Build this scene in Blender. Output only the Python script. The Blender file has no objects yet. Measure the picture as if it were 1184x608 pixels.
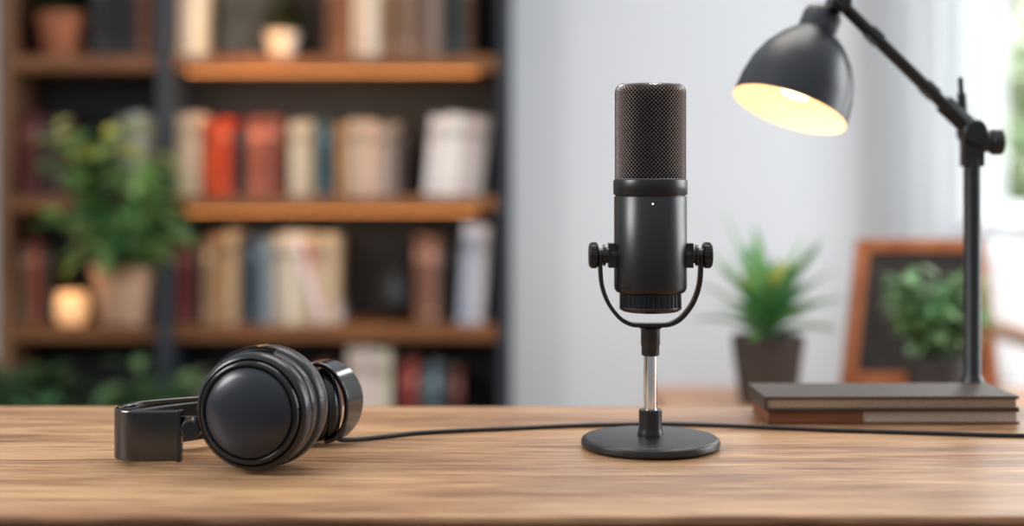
import bpy, bmesh, math, random
from mathutils import Vector, Matrix, Quaternion
random.seed(7)
S = bpy.context.scene
S.view_settings.view_transform = 'Standard'
S.view_settings.look = 'None'

# ------------------------------------------------------------------ helpers
def lin(c):
    return c/12.92 if c <= 0.04045 else ((c+0.055)/1.055)**2.4
def hexc(h):
    h = h.lstrip('#')
    return tuple(lin(int(h[i:i+2], 16)/255) for i in (0, 2, 4))

def new_mat(name):
    m = bpy.data.materials.new(name); m.use_nodes = True
    nt = m.node_tree
    return m, nt, nt.nodes['Principled BSDF']

def mat(name, col, rough=0.5, metal=0.0, var=0.08, scale=30, bump=0.0, bscale=200, emis=None, estr=0, spec=0.5, coat=0):
    m, nt, b = new_mat(name)
    c = hexc(col)
    tc = nt.nodes.new('ShaderNodeTexCoord')
    n = nt.nodes.new('ShaderNodeTexNoise'); n.inputs['Scale'].default_value = scale; n.inputs['Detail'].default_value = 4
    nt.links.new(tc.outputs['Object'], n.inputs['Vector'])
    r = nt.nodes.new('ShaderNodeValToRGB')
    r.color_ramp.elements[0].position = 0.3; r.color_ramp.elements[1].position = 0.7
    r.color_ramp.elements[0].color = (*[x*(1-var) for x in c], 1)
    r.color_ramp.elements[1].color = (*[min(1, x*(1+var)) for x in c], 1)
    nt.links.new(n.outputs['Fac'], r.inputs['Fac'])
    nt.links.new(r.outputs['Color'], b.inputs['Base Color'])
    b.inputs['Roughness'].default_value = rough
    b.inputs['Metallic'].default_value = metal
    b.inputs['Specular IOR Level'].default_value = spec
    if coat: b.inputs['Coat Weight'].default_value = coat; b.inputs['Coat Roughness'].default_value = 0.2
    if bump:
        n2 = nt.nodes.new('ShaderNodeTexNoise'); n2.inputs['Scale'].default_value = bscale
        nt.links.new(tc.outputs['Object'], n2.inputs['Vector'])
        bp = nt.nodes.new('ShaderNodeBump'); bp.inputs['Strength'].default_value = bump; bp.inputs['Distance'].default_value = 0.001
        nt.links.new(n2.outputs['Fac'], bp.inputs['Height']); nt.links.new(bp.outputs['Normal'], b.inputs['Normal'])
    if emis:
        b.inputs['Emission Color'].default_value = (*hexc(emis), 1); b.inputs['Emission Strength'].default_value = estr
    return m

def wood(name, dark, mid, light, rough=0.45, along='X', sc=1.0, bump=0.15, stops=(0.50, 0.64, 0.80)):
    m, nt, b = new_mat(name)
    N = nt.nodes; L = nt.links
    tc = N.new('ShaderNodeTexCoord')
    def noise(scale_vec, detail=6, dist=0.0):
        mp = N.new('ShaderNodeMapping'); mp.inputs['Scale'].default_value = scale_vec
        L.new(tc.outputs['Object'], mp.inputs['Vector'])
        n = N.new('ShaderNodeTexNoise'); n.inputs['Scale'].default_value = 1.0
        n.inputs['Detail'].default_value = detail; n.inputs['Distortion'].default_value = dist
        L.new(mp.outputs['Vector'], n.inputs['Vector']); return n
    def sv(a, c):
        a *= sc; c *= sc
        return {'X': (a, c, c), 'Y': (c, a, c), 'Z': (c, c, a)}[along]
    n1 = noise(sv(2.6, 34), 9, 1.2)
    n2 = noise(sv(14, 340), 6, 0.2)
    n3 = noise(sv(1.3, 8), 2)
    a = N.new('ShaderNodeMath'); a.operation = 'MULTIPLY_ADD'; a.inputs[1].default_value = 0.55
    L.new(n2.outputs['Fac'], a.inputs[0])
    s = N.new('ShaderNodeMath'); s.operation = 'MULTIPLY'; s.inputs[1].default_value = 0.45
    L.new(n1.outputs['Fac'], s.inputs[0]); L.new(s.outputs[0], a.inputs[2])
    a2 = N.new('ShaderNodeMath'); a2.operation = 'MULTIPLY_ADD'; a2.inputs[1].default_value = 0.3
    L.new(n3.outputs['Fac'], a2.inputs[0]); L.new(a.outputs[0], a2.inputs[2])
    r = N.new('ShaderNodeValToRGB')
    e = r.color_ramp.elements
    e[0].position = stops[0]; e[0].color = (*hexc(dark), 1)
    e[1].position = stops[2]; e[1].color = (*hexc(light), 1)
    k = e.new(stops[1]); k.color = (*hexc(mid), 1)
    L.new(a2.outputs[0], r.inputs['Fac']); L.new(r.outputs['Color'], b.inputs['Base Color'])
    b.inputs['Roughness'].default_value = rough
    bp = N.new('ShaderNodeBump'); bp.inputs['Strength'].default_value = bump; bp.inputs['Distance'].default_value = 0.001
    L.new(a.outputs[0], bp.inputs['Height']); L.new(bp.outputs['Normal'], b.inputs['Normal'])
    return m

def attr_mat(name, rough=0.6, trans=0.0):
    m, nt, b = new_mat(name)
    at = nt.nodes.new('ShaderNodeAttribute'); at.attribute_name = 'Col'
    n = nt.nodes.new('ShaderNodeTexNoise'); n.inputs['Scale'].default_value = 60
    tc = nt.nodes.new('ShaderNodeTexCoord'); nt.links.new(tc.outputs['Object'], n.inputs['Vector'])
    mx = nt.nodes.new('ShaderNodeMix'); mx.data_type = 'RGBA'; mx.blend_type = 'MULTIPLY'; mx.inputs[0].default_value = 0.15
    nt.links.new(at.outputs['Color'], mx.inputs[6]); nt.links.new(n.outputs['Fac'], mx.inputs[7])
    nt.links.new(mx.outputs[2], b.inputs['Base Color'])
    b.inputs['Roughness'].default_value = rough
    if trans:
        t = nt.nodes.new('ShaderNodeBsdfTranslucent'); ms = nt.nodes.new('ShaderNodeMixShader'); ms.inputs[0].default_value = trans
        nt.links.new(mx.outputs[2], t.inputs['Color'])
        nt.links.new(b.outputs[0], ms.inputs[1]); nt.links.new(t.outputs[0], ms.inputs[2])
        nt.links.new(ms.outputs[0], nt.nodes['Material Output'].inputs['Surface'])
    return m

def empty(name, loc=(0, 0, 0)):
    o = bpy.data.objects.new(name, None); o.location = loc; o.empty_display_size = 0.05
    S.collection.objects.link(o); return o

def finish(bm, name, material, parent=None, smooth=35, mtx=None, bevel=0, bseg=2):
    if mtx is not None: bm.transform(mtx)
    bmesh.ops.recalc_face_normals(bm, faces=bm.faces)
    me = bpy.data.meshes.new(name); bm.to_mesh(me); bm.free()
    if smooth:
        for p in me.polygons: p.use_smooth = True
        me.set_sharp_from_angle(angle=math.radians(smooth))
    o = bpy.data.objects.new(name, me); S.collection.objects.link(o)
    for mm in (material if isinstance(material, (list, tuple)) else [material]): me.materials.append(mm)
    if parent is not None:
        o.parent = parent
        o.matrix_parent_inverse = Matrix.Translation(-Vector(parent.location))
    if bevel:
        md = o.modifiers.new('bevel', 'BEVEL'); md.width = bevel; md.segments = bseg; md.limit_method = 'ANGLE'; md.angle_limit = math.radians(40)
    return o

def lathe(profile, seg=64, bm=None, mtx=None):
    bm = bm or bmesh.new()
    rings = []
    for (r, z) in profile:
        if r < 1e-6:
            v = bm.verts.new((0, 0, z)); rings.append([v])
        else:
            rings.append([bm.verts.new((r*math.cos(2*math.pi*i/seg), r*math.sin(2*math.pi*i/seg), z)) for i in range(seg)])
    for a, b in zip(rings, rings[1:]):
        for i in range(seg):
            j = (i+1) % seg
            if len(a) == 1 and len(b) == 1: continue
            if len(a) == 1: bm.faces.new((a[0], b[j], b[i]))
            elif len(b) == 1: bm.faces.new((a[i], a[j], b[0]))
            else: bm.faces.new((a[i], a[j], b[j], b[i]))
    if mtx is not None:
        vs = [v for rg in rings for v in rg]
        bmesh.ops.transform(bm, matrix=mtx, verts=vs)
    return bm

def box(bm, c, s, rot=None):
    m = Matrix.Translation(c)
    if rot is not None: m = m @ rot
    m = m @ Matrix.Diagonal((*s, 1))
    return bmesh.ops.create_cube(bm, size=1, matrix=m)['verts']

def boxmm(bm, x0, x1, y0, y1, z0, z1):
    return box(bm, ((x0+x1)/2, (y0+y1)/2, (z0+z1)/2), (x1-x0, y1-y0, z1-z0))

def axis_m(origin, direction, up='Y'):
    q = Vector(direction).normalized().to_track_quat('Z', up)
    return Matrix.Translation(origin) @ q.to_matrix().to_4x4()

def cyl_between(bm, a, b, r, seg=24, r2=None):
    a = Vector(a); b = Vector(b); L = (b-a).length; r2 = r if r2 is None else r2
    e = min(r, r2, L/2)*0.12
    lathe([(0, 0), (r-e, 0), (r, e), (r2, L-e), (r2-e, L), (0, L)], seg, bm, axis_m(a, b-a))

def catmull(pts, n=8):
    pts = [Vector(p) for p in pts]; P = [pts[0]*2-pts[1]] + pts + [pts[-1]*2-pts[-2]]
    out = []
    for i in range(1, len(P)-2):
        p0, p1, p2, p3 = P[i-1:i+3]
        for k in range(n):
            t = k/n
            out.append(0.5*((2*p1)+(p2-p0)*t+(2*p0-5*p1+4*p2-p3)*t*t+(3*p1-p0-3*p2+p3)*t**3))
    out.append(pts[-1]); return out

def tube(bm, path, r, seg=10, taper=None):
    path = [Vector(p) for p in path]; rings = []
    up = Vector((0.13, 0.21, 1)).normalized()
    for i, p in enumerate(path):
        T = (path[min(i+1, len(path)-1)]-path[max(i-1, 0)]).normalized()
        A = T.cross(up)
        if A.length < 1e-3: A = T.cross(Vector((1, 0, 0)))
        A.normalize(); B = T.cross(A)
        rr = r if taper is None else r*(1+(taper-1)*i/(len(path)-1))
        rings.append([bm.verts.new(p+rr*(A*math.cos(2*math.pi*k/seg)+B*math.sin(2*math.pi*k/seg))) for k in range(seg)])
    for a, b in zip(rings, rings[1:]):
        for k in range(seg):
            bm.faces.new((a[k], a[(k+1) % seg], b[(k+1) % seg], b[k]))
    bm.faces.new(rings[0]); bm.faces.new(rings[-1][::-1]); return bm

def strap(bm, path, W, w, t, wfun=None):
    """flat band: width w along W, thickness t"""
    path = [Vector(p) for p in path]; W = Vector(W).normalized(); rings = []
    for i, p in enumerate(path):
        T = (path[min(i+1, len(path)-1)]-path[max(i-1, 0)]).normalized()
        Nn = T.cross(W).normalized()
        ww = w if wfun is None else w*wfun(i/(len(path)-1))
        rings.append([bm.verts.new(p+W*a*ww/2+Nn*b*t/2) for a, b in ((-1, -1), (1, -1), (1, 1), (-1, 1))])
    for a, b in zip(rings, rings[1:]):
        for k in range(4): bm.faces.new((a[k], a[(k+1) % 4], b[(k+1) % 4], b[k]))
    bm.faces.new(rings[0]); bm.faces.new(rings[-1][::-1]); return bm

# ------------------------------------------------------------------ materials
M_table = wood('table_oak', '#6e4c33', '#9b7657', '#bd9872', rough=0.34, bump=0.35, stops=(0.54, 0.645, 0.76))
M_tedge = wood('table_edge_oak', '#331d12', '#46291a', '#5a3825', rough=0.6)
M_shelfwood = wood('shelf_wood', '#5e391d', '#80512c', '#9c6a3a', rough=0.5)
M_post = wood('post_wood', '#54382a', '#70503c', '#8a674b', rough=0.5, along='Z')
M_slate = mat('shelf_slate_metal', '#2a323c', 0.5, var=0.1)
M_back = mat('shelf_back_panel', '#2b2f34', 0.8, var=0.12, scale=6)
M_side = wood('sideboard_wood', '#8a5f42', '#a87a58', '#c0926e', rough=0.45)
M_wall = mat('wall_paint', '#dde2e6', 0.9, var=0.015, scale=3, bump=0.05, bscale=80)
M_floor = wood('floor_oak', '#6d4d36', '#8e6a4c', '#a68263', rough=0.5, along='Y')
M_white = mat('white_trim', '#f2f3f4', 0.5, var=0.02)
M_black = mat('mic_black', '#090b0e', 0.33, metal=0.0, var=0.06, spec=0.5, bump=0.02, bscale=2500)
M_black2 = mat('mic_black_satin', '#060709', 0.26, var=0.05)
M_base = mat('mic_base_black', '#131517', 0.36, var=0.05, bump=0.03, bscale=1500)
M_chrome = mat('chrome', '#e4e6ea', 0.12, metal=1.0, var=0.02)
M_mesh = mat('mic_mesh_wire', '#a09a9a', 0.28, metal=0.85, var=0.1, scale=300)
M_inner = mat('mic_foam', '#020202', 0.95, spec=0.05)
M_led = mat('led', '#ffffff', 0.4, emis='#ffffff', estr=4)
M_hp = mat('headphone_shell', '#090d13', 0.25, var=0.06)
M_hpface = mat('headphone_face', '#111924', 0.33, var=0.05)
M_hpring = mat('headphone_ring', '#05070a', 0.14, var=0.05)
M_pad = mat('headphone_leather', '#0b1018', 0.3, var=0.1, bump=0.35, bscale=500)
M_hpband = mat('headphone_band', '#0b0a0a', 0.14, var=0.08, spec=0.8)
M_cable = mat('cable_rubber', '#0a0b0d', 0.45)
M_lamp = mat('lamp_black', '#131a21', 0.36, var=0.06)
M_lamparm = mat('lamp_arm_black', '#0c1115', 0.38, var=0.06)
M_lampin = mat('lamp_inner_glow', '#f5dfc4', 0.6, emis='#ffb470', estr=0.30)  # bulb light on the reflector put in as surface emission
M_bulb = mat('bulb_glow', '#fff0d8', 0.4, emis='#ffe2b4', estr=2.4)
M_terra = mat('terracotta', '#a8694a', 0.8, var=0.12, bump=0.2)
M_claypale = mat('pale_clay', '#c8a288', 0.8, var=0.12, bump=0.2)
M_potdark = mat('pot_charcoal', '#33302f', 0.6, var=0.15)
M_potbrown = mat('pot_brown', '#403631', 0.6, var=0.15)
M_soil = mat('soil', '#2a1c13', 0.95, var=0.3, bump=0.6)
M_leaf = attr_mat('leaf', 0.42, 0.3)
M_books = attr_mat('book_covers', 0.6)
M_frame = wood('easel_wood', '#8a4a28', '#a9623a', '#c07b50', rough=0.5, along='Z')
M_chalk = mat('chalkboard', '#2e2826', 0.8, var=0.25, scale=12)
M_fabric = mat('white_fabric', '#f0f0f1', 0.95, var=0.03, bump=0.3)
M_page = mat('pages', '#b3a595', 0.85, var=0.12, scale=400)
M_page2 = mat('pages_aged', '#8f7a66', 0.85, var=0.15, scale=400)
M_cov1 = mat('notebook_cover_grey', '#3c322b', 0.5, var=0.1)
M_cov2 = mat('notebook_cover_brown', '#6e4026', 0.55, var=0.1)
M_vase = mat('dark_vase', '#1b1c20', 0.3)
M_cand = mat('candle_glass', '#e0bc94', 0.4, emis='#ffc080', estr=0.7)
M_flame = mat('candle_wax_glow', '#fff0d8', 0.4, emis='#ffd79a', estr=2.0)
M_cer = mat('white_ceramic', '#d8cfc4', 0.4)
M_stem = mat('plant_stem', '#4c5a2a', 0.7)
M_strip = mat('led_strip_glow', '#ffd0a0', 0.5, emis='#ff9a4a', estr=3)

# ------------------------------------------------------------------ room
def wall_with_hole(name, axis, p0, p1, a0, a1, z0, z1, h):
    bm = bmesh.new()
    def b(u0, u1, w0, w1):
        if axis == 'Y': boxmm(bm, u0, u1, p0, p1, w0, w1)
        else: boxmm(bm, p0, p1, u0, u1, w0, w1)
    if h:
        b(a0, h[0], z0, z1); b(h[1], a1, z0, z1); b(h[0], h[1], z0, h[2]); b(h[0], h[1], h[3], z1)
    else: b(a0, a1, z0, z1)
    return finish(bm, name, M_wall, smooth=0)
WB = 4.42
wall_with_hole('wall_back', 'Y', WB, WB+0.12, -2.6, 2.7, 0, 2.8, (1.42, 2.45, 0.85, 2.45))
wall_with_hole('wall_right', 'X', 2.7, 2.82, -1.0, WB+0.12, 0, 2.8, (1.2, 3.6, 0.8, 2.5))
bm = bmesh.new(); boxmm(bm, -2.6, 2.82, -1.0, WB+0.12, -0.05, 0.0); finish(bm, 'floor', M_floor, smooth=0)
bm = bmesh.new(); boxmm(bm, -2.6, 2.7, WB-0.015, WB, 0, 0.09); finish(bm, 'baseboard_back', M_white, bevel=0.004)

def window(name, axis, p, u0, u1, z0, z1, nm):
    e = empty(name, ((u0+u1)/2, p, z0) if axis == 'Y' else (p, (u0+u1)/2, z0))
    bm = bmesh.new(); f = 0.055
    def b(a, c, w0, w1, d=0.05):
        if axis == 'Y': boxmm(bm, a, c, p-d/2, p+d/2, w0, w1)
        else: boxmm(bm, p-d/2, p+d/2, a, c, w0, w1)
    b(u0, u0+f, z0, z1); b(u1-f, u1, z0, z1); b(u0+f, u1-f, z0, z0+f); b(u0+f, u1-f, z1-f, z1)
    for i in range(1, nm):
        m = u0+(u1-u0)*i/nm; b(m-0.02, m+0.02, z0+f, z1-f, 0.04)
    finish(bm, 'frame', M_white, e, smooth=0, bevel=0.004)
    return e
window('window_1', 'Y', WB+0.06, 1.42, 2.45, 0.85, 2.45, 2)
window('window_added', 'X', 2.76, 1.2, 3.6, 0.8, 2.5, 3)  # added unseen window, opened in the wall for the right fill light
bm = bmesh.new(); boxmm(bm, 1.38, 2.5, WB-0.12, WB+0.03, 0.82, 0.85)
finish(bm, 'window_sill', M_white, bevel=0.006)

# curtain
m, nt, b = new_mat('curtain_sheer'); b.inputs['Base Color'].default_value = (0.84, 0.86, 0.88, 1); b.inputs['Roughness'].default_value = 0.9
tr = nt.nodes.new('ShaderNodeBsdfTranslucent'); tr.inputs['Color'].default_value = (0.88, 0.90, 0.92, 1)
wv = nt.nodes.new('ShaderNodeTexNoise'); wv.inputs['Scale'].default_value = 400
mp = nt.nodes.new('ShaderNodeMapRange'); mp.inputs[3].default_value = 0.4; mp.inputs[4].default_value = 0.6
nt.links.new(wv.outputs['Fac'], mp.inputs[0])
ms = nt.nodes.new('ShaderNodeMixShader'); nt.links.new(mp.outputs[0], ms.inputs[0])
nt.links.new(b.outputs[0], ms.inputs[1]); nt.links.new(tr.outputs[0], ms.inputs[2]); nt.links.new(ms.outputs[0], nt.nodes['Material Output'].inputs['Surface'])
M_curt = m
cur = empty('curtain', (1.35, 4.3, 2.6))
bm = bmesh.new(); cols = []
nx = 90
for i in range(nx+1):
    u = i/nx; x = 1.16+0.34*u; y = 4.3+0.035*math.sin(u*math.pi*2*5.2)+0.012*math.sin(u*31)
    cols.append([bm.verts.new((x+0.01*math.sin(z*2+u*5), y, z)) for z in [0.06+2.5*k/12 for k in range(13)]])
for a, c in zip(cols, cols[1:]):
    for k in range(12): bm.faces.new((a[k], c[k], c[k+1], a[k+1]))
finish(bm, 'drape', M_curt, cur, smooth=80)
bm = bmesh.new(); cyl_between(bm, (1.05, 4.3, 2.6), (2.6, 4.3, 2.6), 0.012)
for x in (1.1, 2.55): cyl_between(bm, (x, 4.3, 2.6), (x, 4.42, 2.6), 0.007)
for i in range(8):
    x = 1.18+i*0.042
    cyl_between(bm, (x, 4.3, 2.6), (x+0.006, 4.3, 2.6), 0.02)
finish(bm, 'rod', M_slate, cur)

# ------------------------------------------------------------------ leaves
def leaf(bm, cl, base, direction, L, w, col, droop=0.3, fold=0.25, seg=6, blunt=1.0, up=(0, 0, 1)):
    base = Vector(base); d = Vector(direction).normalized(); up = Vector(up)
    side = d.cross(up)
    if side.length < 1e-3: side = Vector((1, 0, 0))
    side.normalize(); nrm = side.cross(d).normalized()
    rows = []
    for i in range(seg+1):
        t = i/seg
        p = base+d*(L*t)+Vector((0, 0, -droop*L*t*t))
        ww = w/2*(math.sin(math.pi*min(1, t**blunt*0.93+0.07)))**0.8 if t < 1 else 0.0
        ww = max(ww, 0.0004)
        rows.append([bm.verts.new(p-side*ww+nrm*ww*fold), bm.verts.new(p), bm.verts.new(p+side*ww+nrm*ww*fold)])
    for a, b in zip(rows, rows[1:]):
        for k in (0, 1):
            f = bm.faces.new((a[k], a[k+1], b[k+1], b[k]))
            j = random.uniform(0.9, 1.1)
            for lp in f.loops: lp[cl] = (min(1, col[0]*j), min(1, col[1]*j), min(1, col[2]*j), 1)

def jit(c, a=0.25):
    k = random.uniform(1-a, 1+a); return tuple(min(1, x*k*random.uniform(0.93, 1.07)) for x in c)

def pot(parent, x, y, z, rb, rt, h, material, rim=True):
    t = 0.006 if rt > 0.05 else 0.004
    pr = [(0, 0), (rb*0.97, 0), (rb, 0.003)]
    if rim: pr += [(rb+(rt-rb)*0.8, h*0.78), (rt, h*0.80), (rt*1.02, h*0.98), (rt, h), (rt-t, h), (rt-t*1.6, h*0.85), (0, h*0.85)]
    else: pr += [(rb*1.0+(rt-rb)*0.5, h*0.5), (rt, h*0.97), (rt-t*.5, h), (rt-t, h*0.98), (rt-t*1.5, h*0.88), (0, h*0.88)]
    finish(lathe(pr, 48), 'pot', material, parent, mtx=Matrix.Translation((x, y, z)), smooth=40)
    finish(lathe([(0, h*0.9), (rt-t*2.2, h*0.875), (rt-t*2.2, h*0.86), (0, h*0.86)], 32), 'soil', M_soil, parent, mtx=Matrix.Translation((x, y, z)))

def bushy(name, x, y, z, rb, rt, h, pm, stems, spread, height, leafL, leafW, cols, fwd=0.0, per=9, rim=True, offx=0, low=0.45, topcols=None):
    e = empty(name, (x, y, z)); pot(e, x, y, z, rb, rt, h, pm, rim)
    bm = bmesh.new(); cl = bm.loops.layers.float_color.new('Col'); sb = bmesh.new()
    for s in range(stems):
        a = random.uniform(0, 2*math.pi); rr = spread*math.sqrt(random.uniform(0.02, 1))
        hh = height*random.uniform(low, 1.0)*(1-0.35*(rr/spread)**2)
        st = Vector((x+rt*0.5*math.cos(a)*rr/spread, y+rt*0.5*math.sin(a)*rr/spread, z+h*0.86))
        tip = Vector((x+offx*hh/height+rr*math.cos(a), y+fwd+rr*math.sin(a)*0.75, z+h+hh))
        mid = st.lerp(tip, 0.5)+Vector((0, 0, hh*0.15))
        pth = catmull([st, mid, tip], 5); tube(sb, pth, 0.003 if rt > 0.07 else 0.0016, 6, taper=0.5)
        for k in range(per):
            t = random.uniform(0.3, 1.0); p = pth[min(len(pth)-1, int(t*(len(pth)-1)))]
            aa = random.uniform(0, 2*math.pi); el = random.uniform(-0.3, 0.9)
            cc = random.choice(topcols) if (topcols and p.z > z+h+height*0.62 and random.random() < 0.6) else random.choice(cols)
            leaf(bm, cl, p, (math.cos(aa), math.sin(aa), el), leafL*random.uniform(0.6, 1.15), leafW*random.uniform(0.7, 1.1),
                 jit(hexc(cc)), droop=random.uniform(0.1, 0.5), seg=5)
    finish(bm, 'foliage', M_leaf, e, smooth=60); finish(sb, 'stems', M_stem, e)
    return e

# ------------------------------------------------------------------ bookcase
bc = empty('bookcase', (-0.76, 4.25, 0))
XL, XR = -1.485, 0.0
F, Bk = 4.10, 4.40
bz = [0.165, 0.5365, 0.909, 1.314, 1.72, 2.10]
bm = bmesh.new()
for zc in bz:
    for (a, c) in ((-1.447, -1.022), (-0.980, -0.039)):
        boxmm(bm, a, c, F, Bk-0.02, zc-0.023, zc+0.021)
finish(bm, 'shelf_boards', M_shelfwood, bc, smooth=0, bevel=0.004)
bm = bmesh.new(); boxmm(bm, XL, -1.447, F-0.005, Bk, 0, 2.14); finish(bm, 'side_panel_wood', M_post, bc, smooth=0, bevel=0.003)
bm = bmesh.new(); boxmm(bm, -0.039, XR, F-0.01, Bk, 0, 2.14); boxmm(bm, -1.022, -0.980, F-0.01, Bk-0.02, 0, 2.14)
finish(bm, 'uprights', M_slate, bc, smooth=0, bevel=0.003)
bm = bmesh.new(); boxmm(bm, -1.447, -0.039, Bk-0.02, Bk, 0, 2.14); boxmm(bm, -1.447, -1.022, F+0.02, F+0.04, 0, 0.14); boxmm(bm, -0.98, -0.039, F+0.02, F+0.04, 0, 0.14)
finish(bm, 'back_panel', M_back, bc, smooth=0)
bm = bmesh.new()
for zc in bz[2:5]: boxmm(bm, -0.94, -0.10, F+0.018, F+0.026, zc-0.0275, zc-0.0232)
finish(bm, 'led_strips', M_strip, bc, smooth=0)

# books
bkm = bmesh.new(); cl = bkm.loops.layers.float_color.new('Col')
def paint(verts, col):
    for f in {f for v in verts for f in v.link_faces}:
        for lp in f.loops: lp[cl] = (*col, 1)
def book(x, z, w, h, col, lean=0.0, depth=None, yf=None):
    depth = depth or random.uniform(0.15, 0.2); yf = yf or 4.135+random.uniform(0, 0.02)
    c = jit(hexc(col), 0.1); c = tuple(v**1.12 for v in c); t = min(0.003, w*0.15)
    allv = []
    def bb(x0, x1, y0, y1, z0, z1, cc):
        v = boxmm(bkm, x0, x1, y0, y1, z0, z1); paint(v, cc); allv.extend(v)
    bb(0, t, yf, yf+depth, 0, h, c); bb(w-t, w, yf, yf+depth, 0, h, c)
    v = boxmm(bkm, t, w-t, yf-0.004, yf+0.003, 0, h); paint(v, c); allv.extend(v)
    bb(t, w-t, yf+0.004, yf+depth-0.004, 0.004, h-0.004, hexc('#d6cbb8'))
    lum = sum(c)/3
    if w > 0.018:
        lc = tuple(x*0.55 for x in c) if lum > 0.25 else tuple(min(1, x*2.2+0.08) for x in c)
        for zz, hh in ((0.72, 0.12), (0.12, 0.03)):
            v = boxmm(bkm, t*1.5, w-t*1.5, yf-0.0048, yf-0.003, h*zz, h*(zz+hh)); paint(v, lc); allv.extend(v)
    R = Matrix.Translation((x, 0, z)) @ Matrix.Rotation(lean, 4, 'Y')
    if lean < 0: R = Matrix.Translation((x+w, 0, z)) @ Matrix.Rotation(lean, 4, 'Y') @ Matrix.Translation((-w, 0, 0))
    if lean > 0: R = Matrix.Translation((0, 0, w*math.sin(lean))) @ R
    if lean < 0: R = Matrix.Translation((0, 0, w*math.sin(-lean))) @ R
    bmesh.ops.transform(bkm, matrix=R, verts=list(set(allv)))
def row(x, z, items):
    for it in items:
        if isinstance(it, (int, float)): x += it/100; continue
        w, h, c = it[:3]; ln = it[3] if len(it) > 3 else 0
        book(x, z, w/100-0.0008, h/100, c, ln); x += w/100/max(0.6, math.cos(ln))
    return x
T = 0.0212
CR, WH, OR, RD, DK, BP, TL, TN, BG, BR, DR, BL, GY = '#d9c8ae', '#e9e6e0', '#e8601a', '#c73a18', '#26262a', '#b06a50', '#2c4a50', '#c09868', '#c9b79f', '#7e5036', '#7a2420', '#4d6577', '#8b8f92'
row(-0.975, bz[2]+T, [(3, 23.5, '#cbbba7'), (3.6, 24, '#e0d0ba'), 1.0, (4, 22, OR), (4.6, 22.6, '#d8481a'), (1.8, 20, DK), (2.6, 21, '#3a2a28'), (4.6, 22.6, '#b66a50'), (4.6, 23, '#985a48'), 3.0,
   (3.4, 21.5, '#e2d4bd'), (3.6, 22, CR), (2.4, 23.5, TL), (2.2, 21, '#5b7f88'), 1.8, (3.6, 21, TN), (4, 22, '#dccbb0'), (3.6, 21.8, '#e6d4b6'), (3.8, 20.5, '#b9aea2'), (3, 21.5, '#9e9388'), (2, 19.5, '#4b3f3a'), 4.2])
xx = -0.258
for w, h, c in ((4.4, 23, '#e6e6e6'), (4.8, 23.5, '#f2f0ec'), (4.8, 23, '#eceae8'), (3.2, 22.6, '#d8d5d0')):
    book(xx, bz[2]+T, w/100-0.001, h/100, c, lean=0.10); xx += w/100*1.006
row(-0.975, bz[1]+T, [(3, 24, DR), (3.2, 23.5, '#541d1c'), 1.2, (3.2, 25, '#b5967a'), (3.4, 26, TN), (4, 27, '#c5a888'), (2.2, 26, '#3d4a4b'), (1.6, 24, DK), (3.2, 25.5, '#5d748a'), (3, 24.5, '#9da8b2'), (3.6, 26, '#d6cbb8'), (3.4, 26.4, '#ece3d4'), (4, 26.2, '#e6d6bb'), (4.2, 25.8, '#d9c4a1'), (3.0, 26, '#d6c7ae')])
xx = -0.478
for w, h, c in ((2.4, 25.5, '#ece6df'), (2.2, 24, '#b0453a'), (2.2, 23.2, '#d4d0ca')):
    book(xx-0.09, bz[1]+T+0.001, w/100, h/100, c, lean=-0.30); xx += w/100*1.06
row(-0.285, bz[1]+T, [(3.4, 25.5, '#855a46'), (3.6, 25, '#977260'), (3, 24, '#2c2725')])
xx = -0.158
for w, h, c in ((4.0, 29, '#c4d0d8'), (3.6, 28.5, '#eef1f3')):
    book(xx, bz[1]+T, w/100-0.001, h/100, c, lean=0.06); xx += w/100
row(-0.975, bz[3]+T, [(3.2, 25, '#d8d2c8'), (3.2, 26, '#f0ece4')])
row(-0.545, bz[3]+T, [(3.0, 24, '#6b4a35'), (4.2, 26, '#8d6242'), 0.6, (3.8, 27, '#e8dac4'), (4.0, 26.5, '#f0e8dc'), 0.4, (3.2, 25, '#a07d5d'), (2.8, 26, '#7d5a44'), (4, 25.5, '#9c8571'), (4, 26, '#7a6453'), (3.8, 25.6, '#a3968b'), (3, 26, '#423833'), (3.4, 26.3, '#1f4444'), (3, 25, '#6d4c38')])
row(-0.96, bz[4]+T, [(3+random.random(), 22+4*random.random(), random.choice([CR, TN, BR, DK, BL, GY])) for _ in range(24)])
row(-1.43, bz[4]+T, [(3+random.random(), 22+4*random.random(), random.choice([CR, TN, BR, DK, BL, GY])) for _ in range(9)])
row(-0.975, bz[0]+T, [(3.5, 21, BR), (3.5, 23, '#4a3026'), (3, 20, GY), 10, (3.6, 22, '#34383c'), (4, 24, '#2c3a44'), (3, 22, BR), 10, (3.4, 25, '#b63425'), (3.2, 23.5, '#9e2f24'), 2.2, (4.2, 30, '#ddd7cf'), (4.4, 30, '#eee7dd'), (4.2, 29.5, '#e0d9cf'), 2.0, (3, 26, '#7d2f28'), (3.2, 27, '#90443a'), (3, 24, '#40474d'), (3.2, 26, '#5b7283'), (3.5, 25, '#2f2a2a'), (3, 24, '#6c3a30')])
row(-1.225, bz[3]+T, [(4.2, 25, '#26272b'), (4, 26, '#1e2024'), (3.6, 25.5, '#2c2c30'), (2, 24, '#3a3230'), (3, 26, '#8b5b43'), (3.2, 25.5, '#6e4838')])
row(-1.435, bz[2]+T, [(3.4, 23, '#6c2b22'), (3.4, 24, '#572220'), (3.6, 22.5, '#3a3034'), (3.6, 23, '#603a33'), 14.5, (3.8, 23, '#b9b5af'), (4.4, 24, '#e2deda'), (2.8, 23, '#b3aba1')])
row(-1.435, bz[1]+T, [(3.2, 23, '#6c5a4c'), (3, 24, '#8a4a38'), (3, 23, '#3a3034')])
finish(bkm, 'shelf_books', M_books, None, smooth=0)

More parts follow.
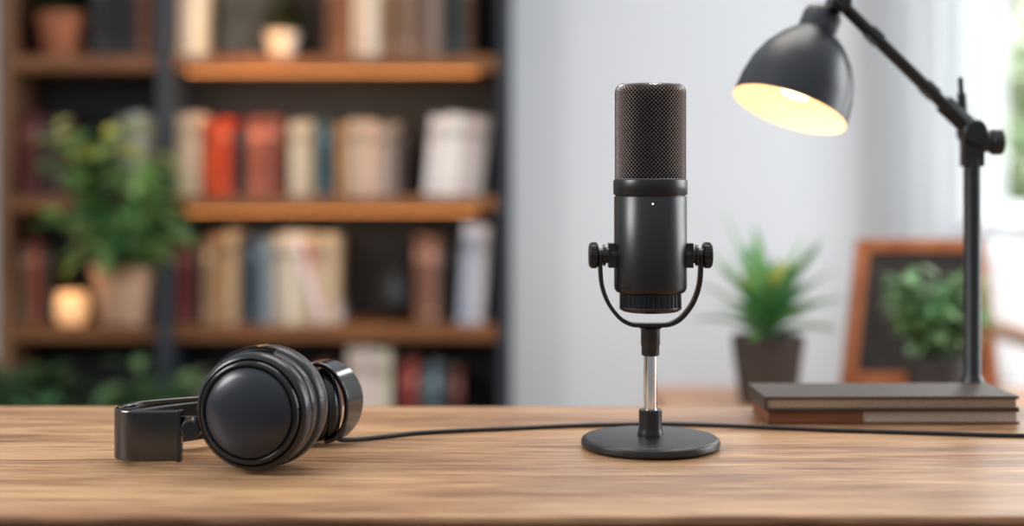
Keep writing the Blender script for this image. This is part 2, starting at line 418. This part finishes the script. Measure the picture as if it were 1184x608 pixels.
# dark picture frame on top shelf
pf = empty('picture_frame', (-0.80, 4.3, bz[3]+T))
rot = Matrix.Rotation(-0.12, 4, 'X')
bm = bmesh.new(); box(bm, (0, 0, 0.13), (0.20, 0.015, 0.26))
finish(bm, 'frame', M_vase, pf, mtx=Matrix.Translation((-0.80, 4.3, bz[3]+T+0.001)) @ rot, smooth=0, bevel=0.003)
bm = bmesh.new(); box(bm, (0, -0.009, 0.13), (0.16, 0.004, 0.22))
finish(bm, 'print', mat('print_dark', '#3b4650', 0.6, var=0.5, scale=14), pf, mtx=Matrix.Translation((-0.80, 4.3, bz[3]+T+0.001)) @ rot, smooth=0)
bushy('potted_succulent', -0.675, 4.18, bz[3]+T, 0.035, 0.05, 0.075, M_cer, 10, 0.06, 0.12, 0.06, 0.03, ['#3a4430', '#4c5a3a', '#2c3426'], per=7, rim=False)
bushy('potted_plant', -1.325, 4.2, bz[3]+T, 0.055, 0.075, 0.13, M_terra, 12, 0.075, 0.13, 0.06, 0.03, ['#31492c', '#46633a', '#223420'], per=8)
vz = empty('round_vase', (-0.345, 4.2, bz[1]+T))
finish(lathe([(0, 0), (0.03, 0), (0.045, 0.02), (0.055, 0.06), (0.05, 0.10), (0.028, 0.135), (0.022, 0.155), (0.028, 0.17), (0.022, 0.17), (0.017, 0.155), (0.02, 0.13), (0, 0.12)], 40), 'body', M_vase, vz, mtx=Matrix.Translation((-0.345, 4.2, bz[1]+T)), smooth=60)
cd = empty('candle_holder', (-1.285, 4.152, bz[1]+T))
finish(lathe([(0, 0), (0.032, 0), (0.043, 0.015), (0.048, 0.05), (0.043, 0.085), (0.039, 0.09), (0.036, 0.088), (0.040, 0.05), (0.034, 0.02), (0, 0.012)], 40), 'glass', M_cand, cd, mtx=Matrix.Translation((-1.285, 4.152, bz[1]+T)), smooth=60)
finish(lathe([(0, 0.012), (0.028, 0.012), (0.028, 0.045), (0, 0.043)], 30), 'candle', M_flame, cd, mtx=Matrix.Translation((-1.285, 4.152, bz[1]+T)))

# large plant, left bay
G1 = ['#90c47a', '#74b076', '#a2d084', '#669a6a', '#b0d890', '#84b480']
random.seed(11)
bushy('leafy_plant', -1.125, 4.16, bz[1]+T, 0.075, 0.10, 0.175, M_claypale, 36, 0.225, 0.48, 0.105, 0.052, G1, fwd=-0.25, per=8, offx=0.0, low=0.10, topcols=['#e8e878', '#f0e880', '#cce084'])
random.seed(12)
bushy('trailing_plant', -1.34, 3.88, 0.0, 0.10, 0.14, 0.24, M_potdark, 26, 0.20, 0.30, 0.14, 0.06, ['#486c4a', '#3d6242', '#547c58'], fwd=-0.05, per=10)
bushy('trailing_plant.001', -0.98, 3.88, 0.0, 0.10, 0.13, 0.2, M_terra, 18, 0.16, 0.32, 0.13, 0.05, ['#4c7250', '#527c56', '#669266'], fwd=-0.02, per=9)

# ------------------------------------------------------------------ sideboard
sb = empty('sideboard', (0.70, 2.49, 0))
bm = bmesh.new(); boxmm(bm, 0.26, 1.30, 2.30, 2.685, 0.562, 0.59); finish(bm, 'top', M_side, sb, smooth=0, bevel=0.004)
bm = bmesh.new(); boxmm(bm, 0.28, 1.28, 2.32, 2.675, 0.16, 0.562)
finish(bm, 'carcass', M_side, sb, smooth=0, bevel=0.004)
bm = bmesh.new()
for i in range(3): boxmm(bm, 0.295+i*0.326, 0.295+i*0.326+0.318, 2.305, 2.32, 0.175, 0.55)
finish(bm, 'doors', M_side, sb, smooth=0, bevel=0.004)
bm = bmesh.new()
for x in (0.32, 1.24):
    for y in (2.36, 2.64): cyl_between(bm, (x, y, 0), (x, y, 0.16), 0.014, r2=0.02)
finish(bm, 'legs', M_side, sb)

# spiky plant
random.seed(5)
sp = empty('potted_spiky_plant', (0.448, 2.49, 0.59)); pot(sp, 0.448, 2.49, 0.59, 0.050, 0.064, 0.118, M_potbrown, rim=False)
bm = bmesh.new(); cl2 = bm.loops.layers.float_color.new('Col')
for i in range(30):
    a = i*2.399; t = i/30
    el = 1.9*(1-t)**1.3+0.36
    L = random.uniform(0.13, 0.185)*(1.08 if t < 0.4 else 0.95)
    col = random.choice(['#6a9f62', '#588c56', '#7cb06a', '#4c7d4a', '#8ab874']) if t > 0.16 else '#d8d25a'
    if t <= 0.16: L *= 0.62
    zb = 0.70+0.05*(1-t)
    leaf(bm, cl2, (0.448+0.012*math.cos(a), 2.49+0.012*math.sin(a), zb), (math.cos(a), math.sin(a), el), L, 0.036, jit(hexc(col), 0.18), droop=0.25*t+0.1, fold=0.4, seg=8, blunt=0.75)
for a, L in ((1.75, .19), (2.5, .22), (3.0, .15), (0.2, .18), (0.5, .14)):
    leaf(bm, cl2, (0.446, 2.49, 0.72), (0.42*math.cos(a), 0.25*math.sin(a), 1), L, 0.034, jit(hexc('#78ac68'), 0.1), droop=0.03, fold=0.4, seg=8, blunt=0.75)
finish(bm, 'leaves', M_leaf, sp, smooth=60)
bm = bmesh.new(); cyl_between(bm, (0.448, 2.49, 0.69), (0.448, 2.49, 0.755), 0.012, r2=0.008); finish(bm, 'stem', M_stem, sp)

random.seed(21)
bushy('potted_herb_plant', 0.738, 2.47, 0.59, 0.046, 0.056, 0.085, M_potdark, 44, 0.100, 0.185, 0.040, 0.020, ['#8cbc82', '#74a46c', '#a0c892', '#649064', '#acd09c'], per=13, rim=False)

# chalkboard easel
ce = empty('chalkboard_easel', (0.75, 2.62, 0.59))
bm = bmesh.new(); tl = (0.652, 2.64, 0.868); tr_ = (0.862, 2.64, 0.868); bl = (0.612, 2.60, 0.592); br = (0.878, 2.60, 0.592)
def bar(bm, a, b, w=0.026, t=0.014):
    strap(bm, [a, b], (0, 1, 0.0), t, w)
bar(bm, tl, bl); bar(bm, tr_, br)
bar(bm, (0.640, 2.638, 0.858), (0.874, 2.638, 0.858), 0.024); bar(bm, (0.622, 2.604, 0.612), (0.872, 2.604, 0.612), 0.030, 0.02)
finish(bm, 'frame', M_frame, ce, smooth=0, bevel=0.002)
bm = bmesh.new(); bar(bm, (0.68, 2.645, 0.86), (0.66, 2.675, 0.592), 0.016, 0.01); bar(bm, (0.83, 2.645, 0.86), (0.85, 2.675, 0.592), 0.016, 0.01)
finish(bm, 'back_legs', M_frame, ce, smooth=0)
bm = bmesh.new()
vs = [bm.verts.new(p) for p in ((0.622, 2.606, 0.62), (0.870, 2.606, 0.62), (0.856, 2.640, 0.855), (0.658, 2.640, 0.855))]
f = bm.faces.new(vs); r = bmesh.ops.extrude_face_region(bm, geom=[f]); bmesh.ops.translate(bm, verts=[v for v in r['geom'] if isinstance(v, bmesh.types.BMVert)], vec=(0, 0.004, 0))
finish(bm, 'board', M_chalk, ce, smooth=0)

# armchair
ac = empty('armchair', (1.55, 3.5, 0))
def softbox(x0, x1, y0, y1, z0, z1, nm, mt, bev=0.04):
    bm = bmesh.new(); boxmm(bm, x0, x1, y0, y1, z0, z1)
    bmesh.ops.bevel(bm, geom=bm.edges[:], offset=bev, segments=5, profile=0.5, affect='EDGES')
    return finish(bm, nm, mt, ac, smooth=50)
softbox(1.235, 1.865, 3.22, 3.80, 0.30, 0.46, 'seat_cushion', M_fabric)
softbox(1.18, 1.865, 3.62, 3.82, 0.44, 0.82, 'back_cushion', M_fabric, 0.07)
bm = bmesh.new()
for x in (1.20, 1.90):
    box(bm, (x, 3.50, 0.61), (0.055, 0.66, 0.035))
    box(bm, (x, 3.22, 0.30), (0.04, 0.04, 0.60)); box(bm, (x, 3.78, 0.30), (0.04, 0.04, 0.60))
    box(bm, (x, 3.50, 0.28), (0.035, 0.52, 0.05))
box(bm, (1.55, 3.22, 0.28), (0.66, 0.035, 0.05)); box(bm, (1.55, 3.78, 0.28), (0.66, 0.035, 0.05))
finish(bm, 'wooden_frame', M_side, ac, smooth=0, bevel=0.008)

# outside greenery
random.seed(31)
gt = empty('garden_tree', (3.1, 7.6, -0.05))
bm = bmesh.new(); cl3 = bm.loops.layers.float_color.new('Col')
for i in range(900):
    u = Vector((random.gauss(0, 1), random.gauss(0, 1), random.gauss(0, 1))).normalized()*random.uniform(0.5, 1)
    p = Vector((3.1, 7.6, 1.25))+Vector((u.x*0.8, u.y*0.7, u.z*0.8))
    leaf(bm, cl3, p, (random.uniform(-1, 1), random.uniform(-1, 1), random.uniform(-.5, .8)), 0.22, 0.12, jit(hexc(random.choice(['#d0dcc4', '#dae4cc', '#c4d4b8', '#e4eada'])), 0.1), seg=4)
finish(bm, 'crown', M_leaf, gt, smooth=60)
bm = bmesh.new(); tube(bm, [(3.1, 7.6, -0.05), (3.12, 7.6, 0.5), (3.1, 7.6, 1.2)], 0.09, 12, 0.5); finish(bm, 'trunk', M_post, gt)
bm = bmesh.new(); boxmm(bm, -6, 9, WB+0.3, 14, -0.1, -0.05); finish(bm, 'ground', mat('grass', '#9fb98a', 0.9, var=0.25, scale=3), smooth=0)

# ------------------------------------------------------------------ table
TZ = 0.75; TB = 1.455; TF = 0.982
tb = empty('wooden_desk', (0, 1.2, 0))
bm = bmesh.new(); boxmm(bm, -1.1, 1.1, TF, TB, TZ-0.006, TZ)
finish(bm, 'top', M_table, tb, smooth=0, bevel=0.0015, bseg=3)
bm = bmesh.new(); boxmm(bm, -1.0995, 1.0995, TF+0.0005, TB-0.0005, TZ-0.040, TZ-0.0061)
finish(bm, 'top_edge', M_tedge, tb, smooth=0, bevel=0.002)
bm = bmesh.new()
for x in (-1.04, 1.04):
    for y in (TF+0.05, TB-0.05): box(bm, (x, y, 0.355), (0.06, 0.06, 0.71))
finish(bm, 'legs', M_tedge, tb, smooth=0, bevel=0.003)

# ------------------------------------------------------------------ microphone
MX, MY = 0.120, 1.233
mic = empty('studio_microphone', (MX, MY, TZ))
T0 = Matrix.Translation((MX, MY, 0))
def mpart(profile, nm, mt, seg=96, sm=35): return finish(lathe(profile, seg), nm, mt, mic, mtx=T0, smooth=sm)
mpart([(0, .7502), (.056, .7502), (.0585, .7512), (.0600, .7530), (.0602, .7552), (.0595, .7575), (.0575, .7590), (.0560, .7593), (.0100, .7605), (0, .7605)], 'base', M_base, sm=30)
mpart([(.0112, .7600), (.0112, .7625), (.0104, .7650), (.0100, .7680), (.0100, .7822), (.0092, .7832), (0, .7832)], 'lower_collar', M_black)
mpart([(.0057, .782), (.0057, .831)], 'chrome_stem', M_chrome)
mpart([(0, .8295), (.0068, .8295), (.0078, .8305), (.0078, .838), (.0083, .839), (.0083, .8525), (.0105, .8540), (0, .8540)], 'upper_collar', M_black)
pts = [(-.0435, .918), (-.0435, .905), (-.0420, .890), (-.0365, .875), (-.0270, .8625), (-.0175, .8570), (-.008, .8560), (.008, .8560), (.0175, .8570), (.0270, .8625), (.0365, .875), (.0420, .890), (.0435, .905), (.0435, .918)]
bm = bmesh.new(); strap(bm, catmull([(MX+a, MY, z) for a, z in pts], 6), (0, 1, 0), .013, .0034)
finish(bm, 'yoke', M_black, mic, smooth=50, bevel=0.0008)
bm = bmesh.new()
for s in (-1, 1):
    m = axis_m((MX, MY, .9165), (s, 0, 0))
    lathe([(0, .030), (.0088, .030), (.0088, .0345), (.0070, .0350), (.0070, .0385), (.0092, .0390), (.0092, .0412), (0, .0412)], 40, bm, m)
    lathe([(0, .0455), (.0095, .0452), (.0106, .0462), (.0108, .0475), (.0108, .0515), (.0100, .0530), (.0080, .0535), (0, .0532)], 48, bm, m)
    lathe([(0, .0405), (.0062, .0405), (.0062, .0460), (0, .0460)], 32, bm, m)
    for k in range(24):
        a = 2*math.pi*k/24
        v = box(bm, (.0108*math.cos(a), .0108*math.sin(a), .0492), (.0009, .0009, .0050)); bmesh.ops.transform(bm, matrix=m, verts=v)
    box(bm, (MX+s*.0335, MY, .9165), (.006, .016, .021))
finish(bm, 'pivot_knobs', M_black2, mic, smooth=40)
mpart([(0, .8835), (.0270, .8838), (.0296, .8850), (.0310, .8872), (.0315, .8900), (.0315, .9672), (.0312, .9676)], 'body', M_black, 128, 50)
bm = bmesh.new(); seg = 144; rr = []
for zz, r in ((.8840, .0268), (.8718, .0268)):
    rr.append([bm.verts.new(((r-(.0012 if (i//2) % 2 else 0))*math.cos(2*math.pi*i/seg), (r-(.0012 if (i//2) % 2 else 0))*math.sin(2*math.pi*i/seg), zz)) for i in range(seg)])
for i in range(seg): bm.faces.new((rr[0][i], rr[0][(i+1) % seg], rr[1][(i+1) % seg], rr[1][i]))
finish(bm, 'ribbed_ring', M_black2, mic, mtx=T0, smooth=20)
mpart([(.0266, .8722), (.0270, .8715), (.0266, .8700), (.0240, .8682), (.0200, .8674), (0, .8670)], 'bottom_cap', M_black)
mpart([(.0312, .9674), (.0303, .9678), (.0303, .9686), (.0318, .9690), (.0322, .9696), (.0322, .9806), (.0318, .9818), (.0306, .9824), (0, .9824)], 'collar', M_black, 128)
GR = .0298; zt = 1.0650; rc = .007
def gprof(t):
    h = zt-rc-.9824
    if t < h: return GR, .9824+t
    t -= h; q = rc*math.pi/2
    if t < q:
        a = t/rc; return GR-rc+rc*math.cos(a), zt-rc+rc*math.sin(a)*0.9
    t -= q; return max(GR-rc-t, .0), zt-rc*0.1+ .0008*min(1, t/.02)
nseg = 52; step = .00180; tot = (zt-rc-.9824)+rc*math.pi/2+.0205
nr = int(tot/step); bm = bmesh.new(); V = []
for i in range(nr+1):
    r, z = gprof(i*step); off = 0.5*(i % 2)
    V.append([bm.verts.new((max(r, .001)*math.cos(2*math.pi*(j+off)/nseg), max(r, .001)*math.sin(2*math.pi*(j+off)/nseg), z)) for j in range(nseg)])
for i in range(nr-1):
    for j in range(nseg):
        if i % 2 == 0: q = (V[i][j], V[i+1][j], V[i+2][j], V[i+1][(j-1) % nseg])
        else: q = (V[i][j], V[i+1][(j+1) % nseg], V[i+2][j], V[i+1][j])
        bm.faces.new(q)
g = finish(bm, 'grille_mesh', M_mesh, mic, mtx=T0, smooth=0)
w = g.modifiers.new('wire', 'WIREFRAME'); w.thickness = .00080; w.use_even_offset = False; w.use_boundary = True
mpart([(0, .983), (GR-.0020, .983), (GR-.0020, zt-rc), (GR-.0042, zt-.0042), (GR-rc-.0008, zt-.0024), (0, zt-.0018)], 'grille_core', M_inner, 64)
bm = bmesh.new()
for s in (-1, 1):
    path = [(MX+s*(GR+.0002), MY, .9824), (MX+s*(GR+.0002), MY, zt-rc)]
    for k in range(1, 7):
        a = math.pi/2*k/6; path.append((MX+s*(GR-rc+(rc+.0002)*math.cos(a)), MY, zt-rc+(rc+.0002)*math.sin(a)*0.92))
    strap(bm, path, (0, 1, 0), .004, .0014)
finish(bm, 'grille_frame', M_black2, mic, smooth=50)
bm = bmesh.new(); lathe([(0, 0), (.0007, 0), (.0006, .0004), (0, .0005)], 16, bm, axis_m((MX-.001, MY-.0315, .9615), (0, -1, 0)))
finish(bm, 'led', M_led, mic)

# ------------------------------------------------------------------ headphones
hp = empty('headphones', (-.21, 1.16, TZ))
def cup(center, n, s, tag):
    m = axis_m(center, n) @ Matrix.Scale(s, 4)
    def lp(pr, nm, mt, sm=40): finish(lathe(pr, 96), nm+tag, mt, hp, mtx=m, smooth=sm)
    lp([(0, .0085), (.010, .0081), (.020, .0068), (.028, .0048), (.034, .0018), (.0358, -.0010)], 'face_plate', M_hpface, 60)
    lp([(.0358, -.0030), (.0366, -.0002), (.0382, .0004), (.0400, -.0008), (.0410, -.0034), (.0412, -.0060)], 'inner_ring', M_hpring, 60)
    lp([(.0408, -.0062), (.0425, -.0036), (.0450, -.0050), (.0466, -.0090), (.0470, -.0150), (.0462, -.0170)], 'rim', M_hp, 60)
    lp([(.0462, -.0170), (.0442, -.0176), (.0442, -.0192), (.0462, -.0200), (.0467, -.0215), (.0464, -.0290), (.0440, -.0310), (0, -.031)], 'housing', M_hp)
    lp([(.0425, -.0310), (.0465, -.0322), (.0487, -.0360), (.0492, -.0430), (.0482, -.0500), (.0445, -.0560), (.0385, -.0588), (.0320, -.0575), (.0275, -.0530), (.0262, -.0470), (.0262, -.0310)], 'ear_pad', M_pad, 70)
    lp([(.0264, -.033), (0, -.034)], 'speaker_cloth', M_inner)
c1 = Vector((-.2060, 1.110, .7998)); n1 = Vector((-.20, -.98, .0)).normalized()
cup(c1, n1, 1.0, '_front')
c2 = Vector((-.158, 1.256, .7850)); n2 = Vector((.93, .36, .06)).normalized()
cup(c2, n2, .68, '_rear')
def fork(c, n, s, a0, a1, nm, rr=.0495, back=-.013, w=.010):
    m = axis_m(c, n) @ Matrix.Scale(s, 4)
    bm = bmesh.new(); N = 28
    rings = []
    for i in range(N+1):
        a = a0+(a1-a0)*i/N
        d = Vector((math.cos(a), math.sin(a), 0)); k = math.sin(math.pi*i/N)**0.5*0.4+0.6
        rings.append([bm.verts.new(d*(rr+dr)+Vector((0, 0, back+dz*k))) for dr, dz in ((0, -w/2), (.0028, -w/2), (.0028, w/2), (0, w/2))])
    for a, b in zip(rings, rings[1:]):
        for k in range(4): bm.faces.new((a[k], a[(k+1) % 4], b[(k+1) % 4], b[k]))
    bm.faces.new(rings[0]); bm.faces.new(rings[-1][::-1])
    finish(bm, nm, M_hpband, hp, mtx=m, smooth=40)
def ang(c, n, target):
    m = axis_m(c, n).inverted() @ Vector(target); return math.atan2(m.y, m.x)
A_up = ang(c1, n1, (-.25, 1.113, .84))
fork(c1, n1, 1.0, A_up-1.1, A_up+1.1, 'yoke_front', rr=.0474, back=-.0240, w=.007)
# rear C-shaped glossy bracket that wraps the outside of the rear cup
bm = bmesh.new()
strap(bm, catmull([(-.176, 1.246, .8200), (-.164, 1.246, .8215), (-.151, 1.246, .8150), (-.1415, 1.246, .8010), (-.1385, 1.246, .7860), (-.1415, 1.246, .7700), (-.150, 1.246, .7580), (-.161, 1.246, .7535)], 6), (.30, .95, 0), .034, .0042,
      wfun=lambda t: 0.55+0.45*math.sin(math.pi*t))
finish(bm, 'yoke_rear', M_hpband, hp, smooth=50, bevel=0.0014, bseg=3)
pl = [(-.268, 1.150), (-.290, 1.147), (-.310, 1.149), (-.3215, 1.159), (-.3225, 1.177), (-.312, 1.197), (-.290, 1.219), (-.262, 1.240), (-.230, 1.257), (-.200, 1.268), (-.172, 1.270)]
bm = bmesh.new(); path = catmull([(x, y, .7755) for x, y in pl], 7)
strap(bm, path, (0, 0, 1), .041, .0050, wfun=lambda t: 1.0 if t < 0.5 else 1.0-0.5*(t-0.5))
finish(bm, 'headband', M_hpband, hp, smooth=50, bevel=0.0016, bseg=3)
bm = bmesh.new(); q = catmull([(x, y, .7755) for x, y in [(-.303, 1.1550), (-.3145, 1.1635), (-.3155, 1.177), (-.306, 1.1935), (-.2855, 1.2145), (-.2585, 1.2345), (-.2275, 1.2505)]], 7)
strap(bm, q, (0, 0, 1), .031, .008); finish(bm, 'headband_cushion', M_pad, hp, smooth=50, bevel=0.003, bseg=4)
bm = bmesh.new(); strap(bm, catmull([(-.283, 1.1515, .783), (-.268, 1.150, .783), (-.258, 1.146, .784), (-.2510, 1.138, .785)], 4), (0, 0, 1), .016, .0045)
box(bm, (-.2685, 1.1485, .7755), (.004, .0080, .0415))
cyl_between(bm, (-.2550, 1.126, .784), (-.2550, 1.144, .784), .0080)
finish(bm, 'slider_arm', M_hp, hp, smooth=40, bevel=0.0008)

# cable
cb = bmesh.new()
pth = catmull([(-.156, 1.246, .7560), (-.145, 1.251, .7530), (-.115, 1.272, .7521), (-.085, 1.291, .7521), (-.040, 1.305, .7521), (.006, 1.315, .7521), (.050, 1.327, .7521), (.095, 1.334, .7521), (.146, 1.338, .7521), (.217, 1.325, .7521), (.293, 1.306, .7521), (.382, 1.290, .7521), (.457, 1.278, .7521), (.60, 1.27, .7521), (.85, 1.30, .7521)], 10)
tube(cb, pth, .0020, 12); finish(cb, 'audio_cable', M_cable, smooth=60)

# ------------------------------------------------------------------ notebooks
def notebook(nm, x0, x1, y0, y1, z0, h, cov, rz, flap=0, pg=None, t=.0022):
    c = Vector(((x0+x1)/2, (y0+y1)/2, z0)); e = empty(nm, c)
    m = Matrix.Translation(c) @ Matrix.Rotation(rz, 4, 'Z'); W = (x1-x0)/2; D = (y1-y0)/2
    bm = bmesh.new(); boxmm(bm, -W, W, -D, D, 0, t); boxmm(bm, -W, W, -D, D, h-t, h)
    boxmm(bm, -W, -W+t, -D, D, t, h-t)
    if flap: boxmm(bm, -W, -W+flap, -D-.0006, -D+t, t*.5, h-t*.5)
    finish(bm, 'cover', cov, e, mtx=m, smooth=0, bevel=.0006)
    bm = bmesh.new(); boxmm(bm, -W+t, W-.003, -D+.0012, D-.003, t, h-t); finish(bm, 'pages', pg or M_page, e, mtx=m, smooth=0)
notebook('notebook', .243, .482, 1.349, 1.437, TZ+.0002, .0130, M_cov2, 0, flap=.09, t=.0018)
notebook('notebook.001', .238, .480, 1.345, 1.434, TZ+.0134, .0135, M_cov1, .012, pg=M_page2, t=.0028)

# ------------------------------------------------------------------ desk lamp
LX, LY = .470, 1.452
dl = empty('desk_lamp', (LX, LY, TZ))
bm = bmesh.new(); lathe([(0, .752), (.0135, .752), (.0135, .757), (.0120, .760), (.0120, .776), (.0100, .780), (.0088, .783), (.0088, 1.004), (0, 1.004)], 40, bm, Matrix.Translation((LX, LY, 0)))
finish(bm, 'post', M_lamparm, dl, smooth=40)
bm = bmesh.new(); boxmm(bm, LX-.018, LX+.018, 1.4395, 1.472, .7503, .7535); boxmm(bm, LX-.018, LX+.018, 1.4565, 1.472, .690, .7503); boxmm(bm, LX-.018, LX+.018, 1.425, 1.472, .684, .690)
cyl_between(bm, (LX, 1.438, .650), (LX, 1.438, .7085), .004); cyl_between(bm, (LX, 1.438, .700), (LX, 1.438, .7095), .011); cyl_between(bm, (LX-.016, 1.438, .652), (LX+.016, 1.438, .652), .003)
finish(bm, 'table_clamp', M_lamparm, dl, smooth=40)
bm = bmesh.new()
cyl_between(bm, (LX, LY-.014, 1.030), (LX, LY+.014, 1.030), .0125, 32)
box(bm, (LX, LY, 1.010), (.021, .015, .030))
cyl_between(bm, (LX+.004, LY-.002, 1.020), (LX+.026, LY-.002, 1.020), .0105, 28); cyl_between(bm, (LX+.018, LY-.002, 1.020), (LX+.029, LY-.002, 1.020), .0135, 12)
cyl_between(bm, (LX-.008, LY, 1.034), (LX-.011, LY, 1.070), .0046); cyl_between(bm, (LX-.011, LY, 1.068), (LX-.012, LY, 1.086), .0028)
cyl_between(bm, (LX-.004, LY, 1.036), (LX-.030, LY, 1.060), .0100)
finish(bm, 'elbow_joint', M_lamparm, dl, smooth=40)
HX, HZ = .334, 1.163
bm = bmesh.new()
for dy in (-.0062, .0062):
    cyl_between(bm, (LX-.006, LY+dy, 1.036), (HX+.004, LY+dy, HZ-.004), .0050, 16)
for t in (0.3, 0.75):
    p = Vector((LX-.006, LY, 1.036)).lerp(Vector((HX+.004, LY, HZ-.004)), t); box(bm, p, (.016, .018, .012), Matrix.Rotation(0.77, 4, 'Y'))
cyl_between(bm, (HX, LY-.014, HZ), (HX, LY+.014, HZ), .0110, 32); cyl_between(bm, (HX, LY-.022, HZ), (HX, LY-.014, HZ), .0080, 16)
finish(bm, 'arm', M_lamparm, dl, smooth=40)
ax = Vector((-.355, -.20, -.91)).normalized(); oc = Vector((.281, 1.440, 1.0525)); top = oc-ax*.110
m = axis_m(top, ax)
out = [(0, -.004), (.013, -.004), (.0175, -.001), (.0198, .004), (.0205, .022), (.0250, .026), (.035, .036), (.046, .051), (.0535, .068), (.0578, .088), (.0595, .110)]
finish(lathe(out, 72), 'shade', M_lamp, dl, mtx=m, smooth=40)
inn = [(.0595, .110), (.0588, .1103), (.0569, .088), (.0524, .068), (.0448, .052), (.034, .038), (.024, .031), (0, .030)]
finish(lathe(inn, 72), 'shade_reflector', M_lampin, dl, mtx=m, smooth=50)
finish(lathe([(0, .030), (.012, .030), (.012, .044), (0, .044)], 32), 'socket', M_cer, dl, mtx=m)
finish(lathe([(.0, .044), (.011, .045), (.014, .052), (.021, .064), (.0235, .074), (.021, .085), (.013, .093), (0, .096)], 40), 'bulb', M_bulb, dl, mtx=m, smooth=80)
bm = bmesh.new(); cyl_between(bm, top+ax*.004, Vector((HX, LY, HZ)), .0090); finish(bm, 'neck', M_lamparm, dl)

# ------------------------------------------------------------------ lights
def area(name, loc, target, size, power, col, sy=None):
    l = bpy.data.lights.new(name, 'AREA'); l.energy = power; l.color = col; l.size = size
    if sy: l.shape = 'RECTANGLE'; l.size_y = sy
    o = bpy.data.objects.new(name, l); o.location = loc
    o.rotation_euler = (Vector(target)-Vector(loc)).to_track_quat('-Z', 'Y').to_euler(); S.collection.objects.link(o); return o
def point(name, loc, power, col, r=0.02):
    l = bpy.data.lights.new(name, 'POINT'); l.energy = power; l.color = col; l.shadow_soft_size = r
    o = bpy.data.objects.new(name, l); o.location = loc; S.collection.objects.link(o); return o
area('right_fill_light', (2.95, 2.4, 1.7), (0.2, 2.2, 0.9), 2.3, 108, (0.94, 0.97, 1.0), 1.7)  # added area light outside the added window, fills from the right
area('curtain_fill_light', (2.0, 5.6, 3.0), (1.4, 4.3, 1.2), 1.2, 70, (1.0, 0.99, 0.96))  # added area light hidden above the back window, whitens the curtain
area('tree_fill_light', (3.2, 5.0, 3.6), (3.1, 7.6, 1.1), 1.0, 450, (1.0, 0.98, 0.90))  # added area light aimed outward to brighten the tree
area('left_fill_light', (-1.7, 0.7, 1.75), (0, 1.25, 0.85), 0.7, 34, (1.0, 0.98, 0.96))  # unseen area light added for soft highlights from the left
area('overhead_fill_light', (0.2, 1.9, 2.5), (0.1, 1.2, 0.75), 1.1, 19, (1.0, 0.93, 0.85))  # unseen area light added above the desk as fill
point('desk_lamp_glow', tuple(oc-ax*.006), 0.15, (1.0, 0.76, 0.52), 0.02)
point('shelf_edge_fill', (-0.72, 3.97, 1.41), 2.4, (1.0, 0.50, 0.16), 0.03)  # added point light without fixture, warms the board's front edge
point('candle_glow', (-1.285, 4.07, bz[1]+0.14), 0.25, (1.0, 0.55, 0.25), 0.02)
for i, zc in enumerate(bz[2:5]):
    area('shelf_led_%d' % (i+1), (-0.52, F+0.022, zc-0.030), (-0.52, F+0.16, zc-0.40), 0.84, (0.6, 1.4, 1.1)[i], (1.0, 0.60, 0.30), 0.012)

w = bpy.data.worlds.new('World'); S.world = w; w.use_nodes = True
wn = w.node_tree; bg = wn.nodes['Background']; bg.inputs[1].default_value = 1.0
tc = wn.nodes.new('ShaderNodeTexCoord'); sp_ = wn.nodes.new('ShaderNodeSeparateXYZ'); rp = wn.nodes.new('ShaderNodeValToRGB')
wn.links.new(tc.outputs['Generated'], sp_.inputs[0])
mr = wn.nodes.new('ShaderNodeMapRange'); mr.inputs[1].default_value = -0.2; mr.inputs[2].default_value = 0.9
wn.links.new(sp_.outputs['Z'], mr.inputs[0]); wn.links.new(mr.outputs[0], rp.inputs['Fac'])
rp.color_ramp.elements[0].color = (0.22, 0.22, 0.225, 1); rp.color_ramp.elements[1].color = (0.94, 0.96, 0.98, 1)
wn.links.new(rp.outputs['Color'], bg.inputs[0])

# ------------------------------------------------------------------ camera
cd_ = bpy.data.cameras.new('camera'); cam = bpy.data.objects.new('camera', cd_); S.collection.objects.link(cam)
cam.location = (0, 0, .984); cam.rotation_euler = (math.radians(90), 0, 0)
cd_.lens = 50; cd_.sensor_width = 36; cd_.shift_y = -99/1184; cd_.clip_start = 0.05
cd_.dof.use_dof = True; cd_.dof.focus_distance = 1.19; cd_.dof.aperture_fstop = 2.0
S.camera = cam
